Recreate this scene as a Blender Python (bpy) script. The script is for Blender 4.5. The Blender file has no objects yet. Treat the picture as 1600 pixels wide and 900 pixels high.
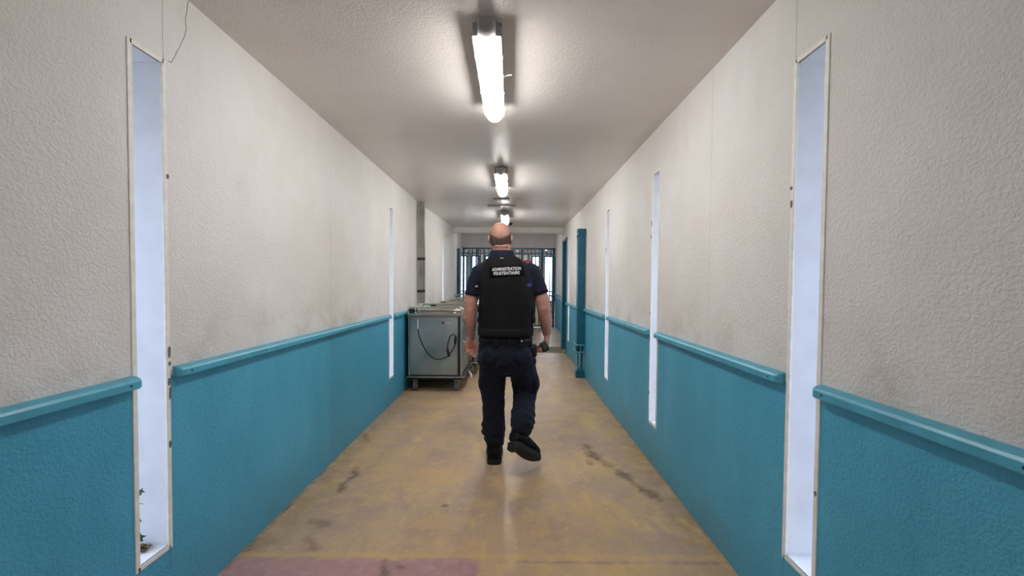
import bpy, bmesh, math, random
from mathutils import Vector, Matrix, noise
from mathutils.bvhtree import BVHTree
import numpy as np
random.seed(7)
SC = bpy.context.scene
C = SC.collection

# ------------------------------------------------------------------ camera, world, exposure
F, PPX, PPY = 640.0, 800.0, 462.0
pitch, roll = math.atan(17 / F), math.radians(0.42)
cd = bpy.data.cameras.new('camera'); cam = bpy.data.objects.new('camera', cd); C.objects.link(cam)
cd.sensor_width = 36.0; cd.sensor_fit = 'HORIZONTAL'; cd.lens = F / 1600 * 36
cd.shift_y = (PPY - 450) / 1600
cd.clip_start = 0.03; cd.clip_end = 200
fw = Vector((0, math.cos(pitch), -math.sin(pitch)))
up0 = Vector((0, math.sin(pitch), math.cos(pitch))); rt0 = Vector((1, 0, 0))
rt = rt0 * math.cos(roll) + up0 * math.sin(roll); up = -rt0 * math.sin(roll) + up0 * math.cos(roll)
M = Matrix((rt, up, -fw)).transposed().to_4x4(); M.translation = (0, 0, 1.33)
cam.matrix_world = M
SC.camera = cam
W = bpy.data.worlds.new('overcast_sky'); SC.world = W; W.use_nodes = True
bg = W.node_tree.nodes['Background']
bg.inputs[0].default_value = (0.64, 0.75, 1.0, 1); bg.inputs[1].default_value = 10.5
SC.view_settings.view_transform = 'Standard'; SC.view_settings.look = 'None'
SC.view_settings.gamma = 1; SC.view_settings.use_curve_mapping = False
SC.view_settings.exposure = 0.0
LAMP = 52.0            # emission of the tube diffusers

# ------------------------------------------------------------------ material helpers
def lin(c):
    return tuple((x / 255 / 12.92 if x / 255 <= .04045 else ((x / 255 + .055) / 1.055) ** 2.4) for x in c) + (1,)
class NT:
    def __init__(s, name):
        s.m = bpy.data.materials.new(name); s.m.use_nodes = True
        s.t = s.m.node_tree; s.n = s.t.nodes; s.b = s.n['Principled BSDF']; s.out = s.n['Material Output']
    def node(s, typ, **kw):
        n = s.n.new(typ)
        for k, v in kw.items(): setattr(n, k, v)
        return n
    def link(s, a, b): s.t.links.new(a, b)
    def put(s, sock, v):
        if hasattr(v, 'is_linked') or isinstance(v, bpy.types.NodeSocket): s.link(v, sock)
        else: sock.default_value = v
    def pos(s):
        g = s.node('ShaderNodeNewGeometry'); return g.outputs['Position']
    def obj(s):
        return s.node('ShaderNodeTexCoord').outputs['Object']
    def mapping(s, v, scale=(1, 1, 1)):
        m = s.node('ShaderNodeMapping'); s.link(v, m.inputs[0]); m.inputs['Scale'].default_value = scale; return m.outputs[0]
    def noise(s, v, scale, detail=3, rough=.55, dist=0):
        n = s.node('ShaderNodeTexNoise'); s.link(v, n.inputs['Vector'])
        n.inputs['Scale'].default_value = scale; n.inputs['Detail'].default_value = detail
        n.inputs['Roughness'].default_value = rough; n.inputs['Distortion'].default_value = dist
        return n.outputs['Fac']
    def voro(s, v, scale, feat='F1'):
        n = s.node('ShaderNodeTexVoronoi', feature=feat); s.link(v, n.inputs['Vector']); n.inputs['Scale'].default_value = scale
        return n.outputs['Distance']
    def ramp(s, v, a, b, lo=0., hi=1.):
        n = s.node('ShaderNodeMapRange', interpolation_type='SMOOTHSTEP'); s.link(v, n.inputs[0])
        for i, x in enumerate((a, b, lo, hi)): n.inputs[i + 1].default_value = x
        return n.outputs[0]
    def math(s, op, a, b=0., c=0.):
        n = s.node('ShaderNodeMath', operation=op)
        s.put(n.inputs[0], a); s.put(n.inputs[1], b); s.put(n.inputs[2], c); return n.outputs[0]
    def mix(s, f, a, b, typ='MIX'):
        n = s.node('ShaderNodeMix', data_type='RGBA', blend_type=typ)
        s.put(n.inputs[0], f); s.put(n.inputs[6], a); s.put(n.inputs[7], b); return n.outputs[2]
    def bump(s, h, strength=.3, dist=.004, normal=None):
        n = s.node('ShaderNodeBump'); n.inputs['Strength'].default_value = strength; n.inputs['Distance'].default_value = dist
        s.link(h, n.inputs['Height'])
        if normal: s.link(normal, n.inputs['Normal'])
        s.link(n.outputs[0], s.b.inputs['Normal']); return n.outputs[0]
    def set(s, **kw):
        names = dict(color='Base Color', rough='Roughness', metal='Metallic', spec='Specular IOR Level', coat='Coat Weight', sheen='Sheen Weight', sss='Subsurface Weight')
        for k, v in kw.items(): s.put(s.b.inputs[names[k]], v)
        return s

def simple(name, rgb, rough=.5, metal=0., var=.12, vscale=30, bump=0., bscale=200, spec=.5, use_obj=True):
    t = NT(name); v = t.obj() if use_obj else t.pos()
    nz = t.noise(v, vscale, 4)
    c = lin(rgb); k = t.ramp(nz, .3, .7, 1 - var, 1 + var)
    col = t.mix(1.0, c, k, 'MULTIPLY')
    # multiply by a grey value
    t.set(color=col, rough=rough, metal=metal, spec=spec)
    if bump: t.bump(t.noise(v, bscale, 3), bump, .002)
    return t.m

def wall_material():
    t = NT('roughcast_paint'); p = t.pos()
    sep = t.node('ShaderNodeSeparateXYZ'); t.link(p, sep.inputs[0]); x, y, z = sep.outputs
    edge = t.math('ADD', z, t.ramp(t.noise(p, 60, 2), 0, 1, -.004, .004))
    up_ = t.ramp(edge, .964, .967)
    big = t.noise(p, 1.1, 4, .6); med = t.noise(t.mapping(p, (1, 1, .35)), 3.5, 5, .65); fine = t.noise(p, 90, 3)
    cream = t.mix(t.ramp(big, .35, .7), lin((224, 219, 213)), lin((233, 230, 227)))
    cream = t.mix(t.ramp(med, .5, .8, 0, .35), cream, lin((208, 200, 190)))
    # grime just above the rail
    low = t.math('MULTIPLY', t.ramp(z, 1.35, .97), t.ramp(t.noise(p, 4, 5, .65), .42, .75, 0, .5))
    cream = t.mix(low, cream, lin((172, 156, 138)))
    speck = t.ramp(fine, .66, .74, 0, .18)
    cream = t.mix(speck, cream, lin((150, 143, 134)))
    teal = t.mix(t.ramp(med, .3, .75), lin((70, 160, 190)), lin((84, 174, 204)))
    teal = t.mix(t.math('MULTIPLY', t.ramp(z, .35, 0), t.ramp(med, .35, .75, 0.1, .7)), teal, lin((86, 122, 130)))
    teal = t.mix(t.ramp(fine, .6, .72, 0, .22), teal, lin((110, 180, 190)))
    # the repainted stretch of the left wall
    rep = t.math('MULTIPLY', t.math('LESS_THAN', x, -1.), t.math('GREATER_THAN', y, 3.0))
    teal = t.mix(t.math('MULTIPLY', rep, .35), teal, lin((64, 144, 172)))
    col = t.mix(up_, teal, cream)
    # joints between the precast panels
    def joint(side, y0, w=.0022):
        wob = t.math('ADD', y, t.ramp(t.noise(p, 9, 3), 0, 1, -.004, .004))
        d = t.math('ABSOLUTE', t.math('SUBTRACT', wob, y0))
        m = t.ramp(d, w, w * .4)
        sd = t.math('LESS_THAN', x, -1.) if side < 0 else t.math('GREATER_THAN', x, .9)
        return t.math('MULTIPLY', m, sd)
    js = [joint(-1, 1.577), joint(1, 1.55), joint(1, 2.19, .0016), joint(-1, 3.0, .0014), joint(1, 3.72, .0016), joint(-1, 5.7, .002)]
    j = js[0]
    for q in js[1:]: j = t.math('MAXIMUM', j, q)
    col = t.mix(t.math('MULTIPLY', j, .5), col, lin((96, 92, 86)))
    ro = t.ramp(up_, 0, 1, .42, .6)
    t.set(color=col, rough=ro, spec=.4)
    h = t.math('ADD', t.ramp(t.noise(p, 105, 3, .5, .4), .35, .68), t.math('MULTIPLY', t.noise(p, 30, 2), .6))
    h = t.math('SUBTRACT', h, t.math('MULTIPLY', j, 2.0))
    t.bump(h, .55, .0028)
    return t.m

def ceiling_material():
    t = NT('gloss_ceiling_paint'); p = t.pos()
    big = t.noise(p, .9, 4, .6)
    col = t.mix(t.ramp(big, .3, .7), lin((216, 208, 201)), lin((226, 220, 214)))
    sp = t.ramp(t.noise(p, 2.6, 3), .7, .76, 0, .35)
    col = t.mix(sp, col, lin((158, 146, 134)))
    t.set(color=col, rough=.3, spec=.5)
    h = t.math('ADD', t.noise(p, 85, 3, .55, .3), t.math('MULTIPLY', t.noise(p, 30, 2), .5))
    t.bump(h, .65, .0045)
    return t.m

def floor_material():
    t = NT('worn_painted_concrete'); p = t.pos()
    a = t.node('ShaderNodeAttribute', attribute_name='marks'); sep = t.node('ShaderNodeSeparateColor'); t.link(a.outputs['Color'], sep.inputs[0])
    pink, dark, edge = sep.outputs
    n1 = t.noise(p, 1.6, 6, .66, .1); n2 = t.noise(t.mapping(p, (1.0, .45, 1)), 5.5, 7, .72, .15); n3 = t.noise(p, 22, 5, .7); n4 = t.noise(p, 140, 3, .6)
    col = t.mix(t.ramp(n1, .36, .62), lin((202, 168, 120)), lin((182, 156, 132)))
    col = t.mix(t.ramp(n2, .50, .66, 0, .75), col, lin((214, 180, 126)))
    col = t.mix(t.ramp(t.noise(p, 2.6, 7, .70, .1), .45, .62, 0, .65), col, lin((170, 142, 130)))
    col = t.mix(t.ramp(t.noise(t.mapping(p, (1, .6, 1)), 4.4, 7, .74, .1), .50, .68, 0, .5), col, lin((164, 140, 114)))
    col = t.mix(t.ramp(n3, .54, .70, 0, .6), col, lin((220, 184, 128)))
    col = t.mix(t.ramp(n4, .58, .75, 0, .30), col, lin((146, 120, 92)))
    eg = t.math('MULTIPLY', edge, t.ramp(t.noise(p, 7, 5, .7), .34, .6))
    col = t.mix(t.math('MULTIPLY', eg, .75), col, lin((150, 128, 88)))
    col = t.mix(t.math('MULTIPLY', a.outputs['Alpha'], .55), col, lin((222, 182, 108)))
    pk = t.mix(t.ramp(n3, .35, .7), lin((174, 132, 132)), lin((190, 150, 148)))
    pk = t.mix(t.ramp(n1, .45, .65, 0, .5), pk, lin((190, 148, 140)))
    col = t.mix(pink, col, pk)
    dk = t.math('MULTIPLY', dark, t.ramp(t.noise(p, 16, 4, .6), .3, .55, .5, 1))
    col = t.mix(t.math('MULTIPLY', dk, .8), col, lin((92, 72, 56)))
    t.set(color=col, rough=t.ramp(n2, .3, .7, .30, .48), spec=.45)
    t.bump(t.math('ADD', t.noise(p, 35, 4), t.math('MULTIPLY', n4, .3)), .18, .003)
    return t.m

def metal_mat(name, rgb, rough, aniso_scale=(2, 2, 60), var=.12):
    t = NT(name); v = t.obj()
    nz = t.noise(t.mapping(v, aniso_scale), 12, 4)
    bl = t.noise(v, 3, 4)
    col = t.mix(1.0, lin(rgb), t.ramp(bl, .3, .7, 1 - var, 1 + var), 'MULTIPLY')
    t.set(color=col, rough=t.ramp(bl, .3, .7, rough * .8, rough * 1.25), metal=1.0)
    t.bump(nz, .08, .001); return t.m

def emit_mat(name, rgb, strength):
    t = NT(name); t.set(color=(.9, .9, .9, 1), rough=.3)
    # the moulded ribs of the diffuser, a little denser than the rest
    v = t.obj(); w = t.node('ShaderNodeTexWave', bands_direction='Y'); t.link(v, w.inputs[0]); w.inputs['Scale'].default_value = 6
    t.link(t.mix(t.math('MULTIPLY', w.outputs['Fac'], .12), rgb + (1,), (.85, .85, .85, 1)), t.b.inputs['Emission Color'])
    t.b.inputs['Emission Strength'].default_value = strength; return t.m

def glass_mat():
    t = NT('thin_window_glass')
    tr = t.node('ShaderNodeBsdfTransparent'); tr.inputs[0].default_value = (.93, .95, .96, 1)
    gl = t.node('ShaderNodeBsdfGlossy'); gl.inputs['Roughness'].default_value = .03
    fr = t.node('ShaderNodeFresnel'); fr.inputs[0].default_value = 1.5
    nz = t.bump(t.noise(t.obj(), 3, 2), .03, .002); t.link(nz, fr.inputs['Normal'])
    mx = t.node('ShaderNodeMixShader'); t.link(fr.outputs[0], mx.inputs[0]); t.link(tr.outputs[0], mx.inputs[1]); t.link(gl.outputs[0], mx.inputs[2])
    t.link(mx.outputs[0], t.out.inputs[0]); return t.m

def fabric(name, rgb, rough=.85, weave=900, wr=0.0, wscale=18, stretch=(1, 1, 1), sheen=.05):
    t = NT(name); v = t.obj()
    col = t.mix(1.0, lin(rgb), t.ramp(t.noise(v, 14, 4), .3, .7, .8, 1.25), 'MULTIPLY')
    t.set(color=col, rough=rough, spec=.25, sheen=sheen)
    h = t.noise(v, weave, 2)
    if wr: h = t.math('ADD', t.math('MULTIPLY', h, .08), t.math('MULTIPLY', t.noise(t.mapping(v, stretch), wscale, 3, .5, 1.2), wr))
    t.bump(h, .5, .006 if wr else .001); return t.m

def skin_mat():
    t = NT('skin'); v = t.obj()
    n = t.noise(v, 16, 4, .6); n2 = t.noise(v, 60, 3)
    col = t.mix(t.ramp(n, .35, .68), lin((180, 130, 114)), lin((190, 146, 128)))
    col = t.mix(t.ramp(n2, .55, .75, 0, .3), col, lin((168, 100, 84)))
    sep = t.node('ShaderNodeSeparateXYZ'); t.link(v, sep.inputs[0])
    hand = t.math('MULTIPLY', t.ramp(sep.outputs[2], .92, .86), .45)          # ruddier hands
    crown = t.math('MULTIPLY', t.ramp(sep.outputs[2], 1.74, 1.79), .3)
    col = t.mix(t.math('MAXIMUM', hand, crown), col, lin((206, 118, 96)))
    t.set(color=col, rough=.55, spec=.3, sss=.05)
    t.b.inputs['Subsurface Radius'].default_value = (.01, .004, .002)
    t.bump(t.noise(v, 220, 3), .25, .0012); return t.m

def hair_mat():
    t = NT('cropped_grey_hair'); v = t.obj()
    col = t.mix(t.noise(t.mapping(v, (1, 1, .4)), 300, 2), lin((62, 52, 44)), lin((112, 96, 84)))
    t.set(color=col, rough=.8, spec=.2)
    a = t.node('ShaderNodeAttribute', attribute_name='cover')
    sp = t.ramp(t.math('ADD', t.math('MULTIPLY', t.noise(v, 420, 2), .7), a.outputs['Fac']), .68, .98)
    t.link(t.math('MULTIPLY', sp, .9), t.b.inputs['Alpha']); return t.m

MAT = dict(
    wall=wall_material(), ceiling=ceiling_material(), floor=floor_material(),
    jamb=simple('white_jamb_paint', (226, 226, 228), .5, var=.04, vscale=9, bump=.1, bscale=60),
    bead=simple('cream_window_bead', (238, 235, 226), .6, var=.06, vscale=25, bump=.1, bscale=90),
    chip=simple('bare_grey_plaster', (112, 106, 104), .9, var=.25, vscale=60, bump=.4, bscale=120),
    teal=simple('teal_gloss_rail', (80, 164, 188), .34, var=.1, vscale=12, bump=.2, bscale=35, use_obj=False),
    tealdeep=simple('deep_teal_gloss', (20, 100, 124), .35, var=.12, vscale=8, bump=.12, bscale=40, use_obj=False),
    tealdark=simple('dark_teal_bars', (16, 58, 74), .35, var=.15, vscale=10, use_obj=False),
    dark=simple('dark_steel', (38, 42, 46), .5, var=.2),
    black=simple('black_rubber', (20, 20, 22), .55, var=.2, bump=.1),
    tyre=simple('grey_rubber_tyre', (108, 108, 106), .6, var=.15),
    white=simple('white_plastic', (226, 226, 222), .4, var=.04),
    greyp=simple('grey_lamp_plastic', (150, 146, 146), .45, var=.06),
    cream=simple('cream_panel', (214, 196, 164), .5, var=.06),
    whitewall=simple('white_plaster', (236, 234, 230), .7, var=.05, vscale=4, bump=.2, bscale=60, use_obj=False),
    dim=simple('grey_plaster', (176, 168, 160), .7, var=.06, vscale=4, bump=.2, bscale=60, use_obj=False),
    red=simple('red_board', (186, 50, 58), .5, var=.1),
    paper=simple('paper', (226, 222, 216), .7, var=.05),
    blue=simple('blue_webbing', (44, 50, 112), .7, var=.1),
    leaf=simple('ivy_leaf', (44, 84, 46), .5, var=.3, vscale=40),
    dry=simple('dry_leaf_litter', (104, 84, 62), .9, var=.3, vscale=60),
    steel=metal_mat('brushed_steel', (160, 160, 154), .34),
    steelpanel=metal_mat('satin_steel_panel', (166, 172, 170), .42, (2, 2, 2), .16),
    galv=metal_mat('galvanised_steel', (168, 164, 158), .45, (1, 1, 1), .3),
    chrome=metal_mat('polished_tube', (214, 212, 208), .18, (1, 1, 1), .05),
    lamp=emit_mat('glowing_diffuser', (1.0, .985, .965), LAMP), glass=glass_mat(),
    skin=skin_mat(), hair=hair_mat(),
    shirt=fabric('navy_polo_cotton', (24, 27, 46), .85, 900, .5, 16, (1, 1, .6)),
    vest=fabric('black_vest_nylon', (14, 14, 16), .8, 700, .35, 9, (1, 1, 1.6), sheen=0),
    pants=fabric('dark_navy_trousers', (17, 20, 36), .85, 900, .9, 14, (1, 1, 2.2)),
    belt=simple('black_belt_leather', (14, 14, 17), .55, var=.2, spec=.3),
    boot=simple('black_boot_leather', (12, 12, 13), .6, var=.2, spec=.2, bump=.3, bscale=60),
    sole=simple('boot_sole_rubber', (14, 14, 15), .7, var=.2, bump=.4, bscale=150),
    letters=simple('white_lettering', (214, 214, 216), .6, var=.03),
    cuff=fabric('black_ribbed_cuff', (13, 14, 22), .9, 500),
    eye=simple('eye_white', (220, 216, 210), .2, var=.02),
)

# ------------------------------------------------------------------ object helpers
def obj(name, bm, mat, parent=None, smooth=False, bevel=0., auto=None):
    me = bpy.data.meshes.new(name)
    bmesh.ops.recalc_face_normals(bm, faces=bm.faces)
    bm.to_mesh(me); bm.free()
    o = bpy.data.objects.new(name, me); C.objects.link(o)
    if mat is not None: me.materials.append(mat)
    if smooth: me.polygons.foreach_set('use_smooth', [True] * len(me.polygons))
    if bevel:
        b = o.modifiers.new('bevel', 'BEVEL'); b.width = bevel; b.segments = 2; b.limit_method = 'ANGLE'
    if parent is not None: o.parent = parent
    return o
def tag(o, label=None, cat=None, group=None, kind=None):
    if label: o['label'] = label
    if cat: o['category'] = cat
    if group: o['group'] = group
    if kind: o['kind'] = kind
    return o
def thing(name, label, cat, loc=(0, 0, 0), rz=0, group=None):
    o = bpy.data.objects.new(name, None); C.objects.link(o); o.location = loc; o.rotation_euler = (0, 0, rz); o.empty_display_size = .1
    return tag(o, label, cat, group)
def copy_tree(o, parent=None):
    c = o.copy(); C.objects.link(c); c.parent = parent
    for ch in [q for q in C.objects if q.parent == o]: copy_tree(ch, c)
    return c
def bx(bm, x0, x1, y0, y1, z0, z1):
    vs = [bm.verts.new(p) for p in ((x0, y0, z0), (x1, y0, z0), (x1, y1, z0), (x0, y1, z0), (x0, y0, z1), (x1, y0, z1), (x1, y1, z1), (x0, y1, z1))]
    for f in ((3, 2, 1, 0), (4, 5, 6, 7), (0, 1, 5, 4), (1, 2, 6, 5), (2, 3, 7, 6), (3, 0, 4, 7)): bm.faces.new([vs[i] for i in f])
    return vs
def box(*a):
    bm = bmesh.new(); bx(bm, *a); return bm
def loft(bm, rings, cap=True):
    """rings: lists of points of the same length"""
    R = [[bm.verts.new(p) for p in r] for r in rings]; n = len(R[0])
    for a, b in zip(R, R[1:]):
        for i in range(n): bm.faces.new((a[i], a[(i + 1) % n], b[(i + 1) % n], b[i]))
    if cap: bm.faces.new(R[0][::-1]); bm.faces.new(R[-1])
    return R
def oval(c, ax, ay, n=24, e=2.0):
    c = Vector(c); ax = Vector(ax); ay = Vector(ay); out = []
    for i in range(n):
        t = 2 * math.pi * i / n; cs, sn = math.cos(t), math.sin(t)
        out.append(c + ax * math.copysign(abs(cs) ** (2 / e), cs) + ay * math.copysign(abs(sn) ** (2 / e), sn))
    return out
def tube(bm, pts, radii, n=12, round_ends=True, flat=None, ref=(1, 0, 0)):
    """tapered tube along pts; radii one number or list; flat = list of side factors"""
    P = [Vector(p) for p in pts]
    r = radii if isinstance(radii, (list, tuple)) else [radii] * len(P)
    fl = flat or [1.0] * len(P)
    if round_ends:
        def ext(p, q, rr): d = (p - q).normalized(); return [(p + d * rr * .55, .75), (p + d * rr * .9, .35)]
        a = ext(P[0], P[1], r[0]); b = ext(P[-1], P[-2], r[-1])
        P = [a[1][0], a[0][0]] + P + [b[0][0], b[1][0]]
        r = [r[0] * a[1][1], r[0] * a[0][1]] + list(r) + [r[-1] * b[0][1], r[-1] * b[1][1]]
        fl = [fl[0], fl[0]] + list(fl) + [fl[-1], fl[-1]]
    rings = []; u = None
    for i, p in enumerate(P):
        d = (P[min(i + 1, len(P) - 1)] - P[max(i - 1, 0)]).normalized()
        if u is None:
            u = Vector(ref); u = (u - d * u.dot(d))
            if u.length < .05: u = Vector((0, 1, 0)) - d * d.y
        u = (u - d * u.dot(d)).normalized(); v = d.cross(u)
        rings.append(oval(p, u * r[i], v * r[i] * fl[i], n))
    return loft(bm, rings)
def ellipsoid(bm, c, r, rot=None, seg=20):
    m = Matrix.Translation(c)
    if rot: m = m @ rot
    m = m @ Matrix.Diagonal((r[0], r[1], r[2], 1))
    bmesh.ops.create_uvsphere(bm, u_segments=seg, v_segments=seg // 2 + 2, radius=1, matrix=m)
def cyl(bm, p0, p1, r, n=20, r2=None):
    P0, P1 = Vector(p0), Vector(p1); d = (P1 - P0).normalized()
    u = Vector((1, 0, 0)) - d * d.x
    if u.length < .05: u = Vector((0, 1, 0)) - d * d.y
    u.normalize(); v = d.cross(u); r2 = r if r2 is None else r2
    loft(bm, [oval(P0, u * r, v * r, n), oval(P1, u * r2, v * r2, n)])
def catmull(pts, k=6):
    P = [Vector(p) for p in pts]; P = [P[0] * 2 - P[1]] + P + [P[-1] * 2 - P[-2]]; out = []
    for i in range(1, len(P) - 2):
        for j in range(k):
            t = j / k; a, b, c, d = P[i - 1:i + 3]
            out.append(.5 * ((2 * b) + (c - a) * t + (2 * a - 5 * b + 4 * c - d) * t * t + (3 * b - a - 3 * c + d) * t ** 3))
    return out + [P[-2]]
def smoothed(o, voxel, it=6, fac=.6, disp=None):
    m = o.modifiers.new('remesh', 'REMESH'); m.mode = 'VOXEL'; m.voxel_size = voxel; m.use_smooth_shade = True
    s = o.modifiers.new('smooth', 'SMOOTH'); s.iterations = it; s.factor = fac
    if disp:
        tx = bpy.data.textures.new('folds', 'CLOUDS'); tx.noise_scale = disp[0]; tx.noise_depth = 2
        d = o.modifiers.new('folds', 'DISPLACE'); d.texture = tx; d.strength = disp[1]; d.mid_level = .5; d.texture_coords = 'LOCAL'
    return o

# ------------------------------------------------------------------ the corridor shell
YB, YL = -6.0, 8.6                 # behind the camera ... the lintel
def xl(y):                          # face of the left wall (it closes in slightly towards the lintel)
    return -1.33 if y < 5.85 else -1.33 + (y - 5.85) / 2.75 * .1
XR = 1.052
def ceil_z(y): return 2.48 if y < 6 else 2.48 + (y - 6) / 2.6 * .05
T = .13                             # wall thickness
slotsL = [(-1.5, .14), (1.435, .14), (4.43, .145), (7.42, .14)]
slotsR = [(-1.6, .14), (1.39, .155), (2.945, .15), (4.44, .15), (7.5, .13)]
SZ0, SZ1 = .30, 2.165
MAT['lintel'] = simple('white_lintel_paint', (240, 238, 234), .6, var=.03, vscale=5, bump=.15, bscale=60, use_obj=False)
def warp(bm):
    for v in bm.verts:
        if v.co.y > 5.85: v.co.x += xl(v.co.y) + 1.33
def wall(side, cuts, ends, zt):
    bm = bmesh.new(); ys = [ends[0]]
    def xs(a): return (-1.33 - T, -1.33) if side < 0 else (XR, XR + T)
    x0, x1 = xs(0); brk = [5.85]
    def solid(a, b, z0=0., z1=None):
        pts = [a] + [q for q in brk if a < q < b] + [b]
        for p, q in zip(pts, pts[1:]): bx(bm, x0, x1, p, q, z0, zt if z1 is None else z1)
    y = ends[0]
    for (s, w, z0, z1) in sorted(cuts):
        solid(y, s)
        if z0 > 0: bx(bm, x0, x1, s, s + w, 0, z0)
        bx(bm, x0, x1, s, s + w, z1, zt); y = s + w
    solid(y, ends[1])
    bmesh.ops.remove_doubles(bm, verts=bm.verts, dist=1e-5)
    if side < 0: warp(bm)
    return bm
wl = obj('wall_left', wall(-1, [(s, w, SZ0, SZ1) for s, w in slotsL], (YB, YL + .18), 2.6), MAT['wall']); tag(wl, kind='structure')
DOOR = (7.86, .66)
wr = obj('wall_right', wall(1, [(s, w, SZ0, SZ1) for s, w in slotsR] + [(DOOR[0], DOOR[1], 0, 2.25)], (YB, YL + .18), 2.6), MAT['wall']); tag(wr, kind='structure')
tag(obj('wall_rear', box(-1.5, 1.25, YB - .12, YB, 0, 2.6), MAT['wall']), kind='structure')
# ceiling
bm = bmesh.new(); pr = [(YB - .1, 2.48), (6, 2.48), (YL + .02, 2.53)]
for (a, za), (b, zb) in zip(pr, pr[1:]):
    vs = bx(bm, -1.5, XR + T, a, b, 0, 1)
    for i in (0, 1): vs[i].co.z = za
    for i in (2, 3): vs[i].co.z = zb
    for i in (4, 5, 6, 7): vs[i].co.z = 2.62
tag(obj('ceiling', bm, MAT['ceiling']), kind='structure')
# lintel beam
bm = box(-1.56, 1.40, YL, YL + .2, 2.425, 2.75)
tag(obj('trim_1', bm, MAT['lintel'], bevel=.004), kind='structure')
# floor: a fine grid that carries the wear marks
def seg_d(px, py, pts):
    d = np.full(px.shape, 9.)
    for (ax, ay), (bx_, by) in zip(pts, pts[1:]):
        vx, vy = bx_ - ax, by - ay; L = vx * vx + vy * vy
        t = np.clip(((px - ax) * vx + (py - ay) * vy) / L, 0, 1)
        d = np.minimum(d, np.hypot(px - ax - t * vx, py - ay - t * vy))
    return d
def floor_grid():
    x0, x1, y0, y1 = -1.42, 1.12, 1.2, 9.0; nx, ny = 150, 420
    X = np.linspace(x0, x1, nx); Yv = y0 + (y1 - y0) * np.linspace(0, 1, ny) ** 1.25
    gx, gy = np.meshgrid(X, Yv)
    co = np.stack([gx, gy, np.zeros_like(gx)], -1).reshape(-1, 3)
    f = [(j * nx + i, j * nx + i + 1, (j + 1) * nx + i + 1, (j + 1) * nx + i) for j in range(ny - 1) for i in range(nx - 1)]
    n0 = len(co); co = co.tolist()
    co += [(x0, YB - .1, 0), (x1, YB - .1, 0), (x0, YB - .1, -.08), (x1, YB - .1, -.08), (x0, y1, -.08), (x1, y1, -.08)]
    f.append(tuple([n0, n0 + 1] + [i for i in range(nx - 1, -1, -1)]))
    me = bpy.data.meshes.new('floor'); me.from_pydata(co, [], f); me.update()
    nz = np.array([noise.noise(Vector((c[0] * 9, c[1] * 9, 0))) for c in co[:n0]]) ; nz2 = np.array([noise.noise(Vector((c[0] * 30, c[1] * 30, 3))) for c in co[:n0]])
    px, py = gx.reshape(-1), gy.reshape(-1)
    wob = nz * .01 + nz2 * .006
    pink = ((px + wob < -.145) & (py + wob * .6 < 1.945)).astype(float)
    dark = np.zeros(n0)
    def stroke(pts, w, a):
        d = seg_d(px, py, pts) + nz * w * .9 + nz2 * w * .6
        np.maximum(dark, np.clip(1 - d / w, 0, 1) * a, out=dark)
    stroke([(.62, 3.38), (.66, 3.10), (.80, 2.85), (.86, 2.62), (.93, 2.50)], .045, 1.2)
    stroke([(.60, 3.30), (.60, 3.02)], .03, .7)
    stroke([(-.60, 1.93), (-.58, 1.86), (-.55, 1.78)], .035, .9)
    stroke([(-.56, 1.93), (-.50, 1.88)], .02, .7)
    stroke([(-1.12, 2.92), (-1.08, 2.80), (-1.12, 2.68), (-1.10, 2.6)], .035, 1.0)
    stroke([(-1.05, 2.10), (-.98, 2.02)], .03, .9)
    stroke([(-1.12, 2.25), (-1.0, 2.22)], .04, .6)
    stroke([(-.405, 2.43), (-.395, 2.43)], .014, 1.2)
    stroke([(-1.30, 3.6), (-1.20, 3.4)], .03, .6)
    stroke([(.93, 2.35), (.96, 2.2)], .03, .5)
    stroke([(-1.325, 1.85), (-1.325, 2.35), (-1.328, 3.2)], .014, 1.0)
    stroke([(XR - .004, 1.7), (XR - .004, 3.0), (XR - .004, 6.0)], .009, .8)
    stroke([(-.14, 1.925), (.3, 1.93), (.7, 1.925), (1.0, 1.93)], .008, .45)
    stroke([(.45, 1.83), (.45, 1.5)], .008, .35)
    stroke([(-1.30, 2.0), (-1.285, 2.04)], .02, .9)
    yel = np.clip(1 - np.abs(py - 1.972 + nz * .008) / .03, 0, 1) * (.75 + nz2 * .5) + ((px > -.14) & (py < 1.93)) * .25
    yel = np.clip(yel + np.clip(nz * 1.3 - .25, 0, 1) * (np.abs(px - .2) < .8) * (py < 2.5) * .8, 0, 1)
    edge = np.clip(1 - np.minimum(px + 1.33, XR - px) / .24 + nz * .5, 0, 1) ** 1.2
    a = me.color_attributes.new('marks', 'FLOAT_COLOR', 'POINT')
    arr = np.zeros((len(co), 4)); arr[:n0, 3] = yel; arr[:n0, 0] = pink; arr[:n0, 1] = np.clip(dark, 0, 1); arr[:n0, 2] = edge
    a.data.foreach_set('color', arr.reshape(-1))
    me.materials.append(MAT['floor'])
    o = bpy.data.objects.new('floor', me); C.objects.link(o); return tag(o, kind='structure')
floor_grid()
# the crack that climbs from the corner of the first left slot
bm = bmesh.new()
cr = catmull([(-1.3295, 1.60, 2.182), (-1.3295, 1.615, 2.186), (-1.3295, 1.64, 2.235), (-1.3295, 1.665, 2.29), (-1.3295, 1.685, 2.34), (-1.3295, 1.69, 2.40), (-1.3295, 1.70, 2.478)], 5)
tube(bm, [p + Vector((0, noise.noise(p * 60) * .005, 0)) for p in cr], .0011, 5)
obj('crack', bm, MAT['chip'], wl)

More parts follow.
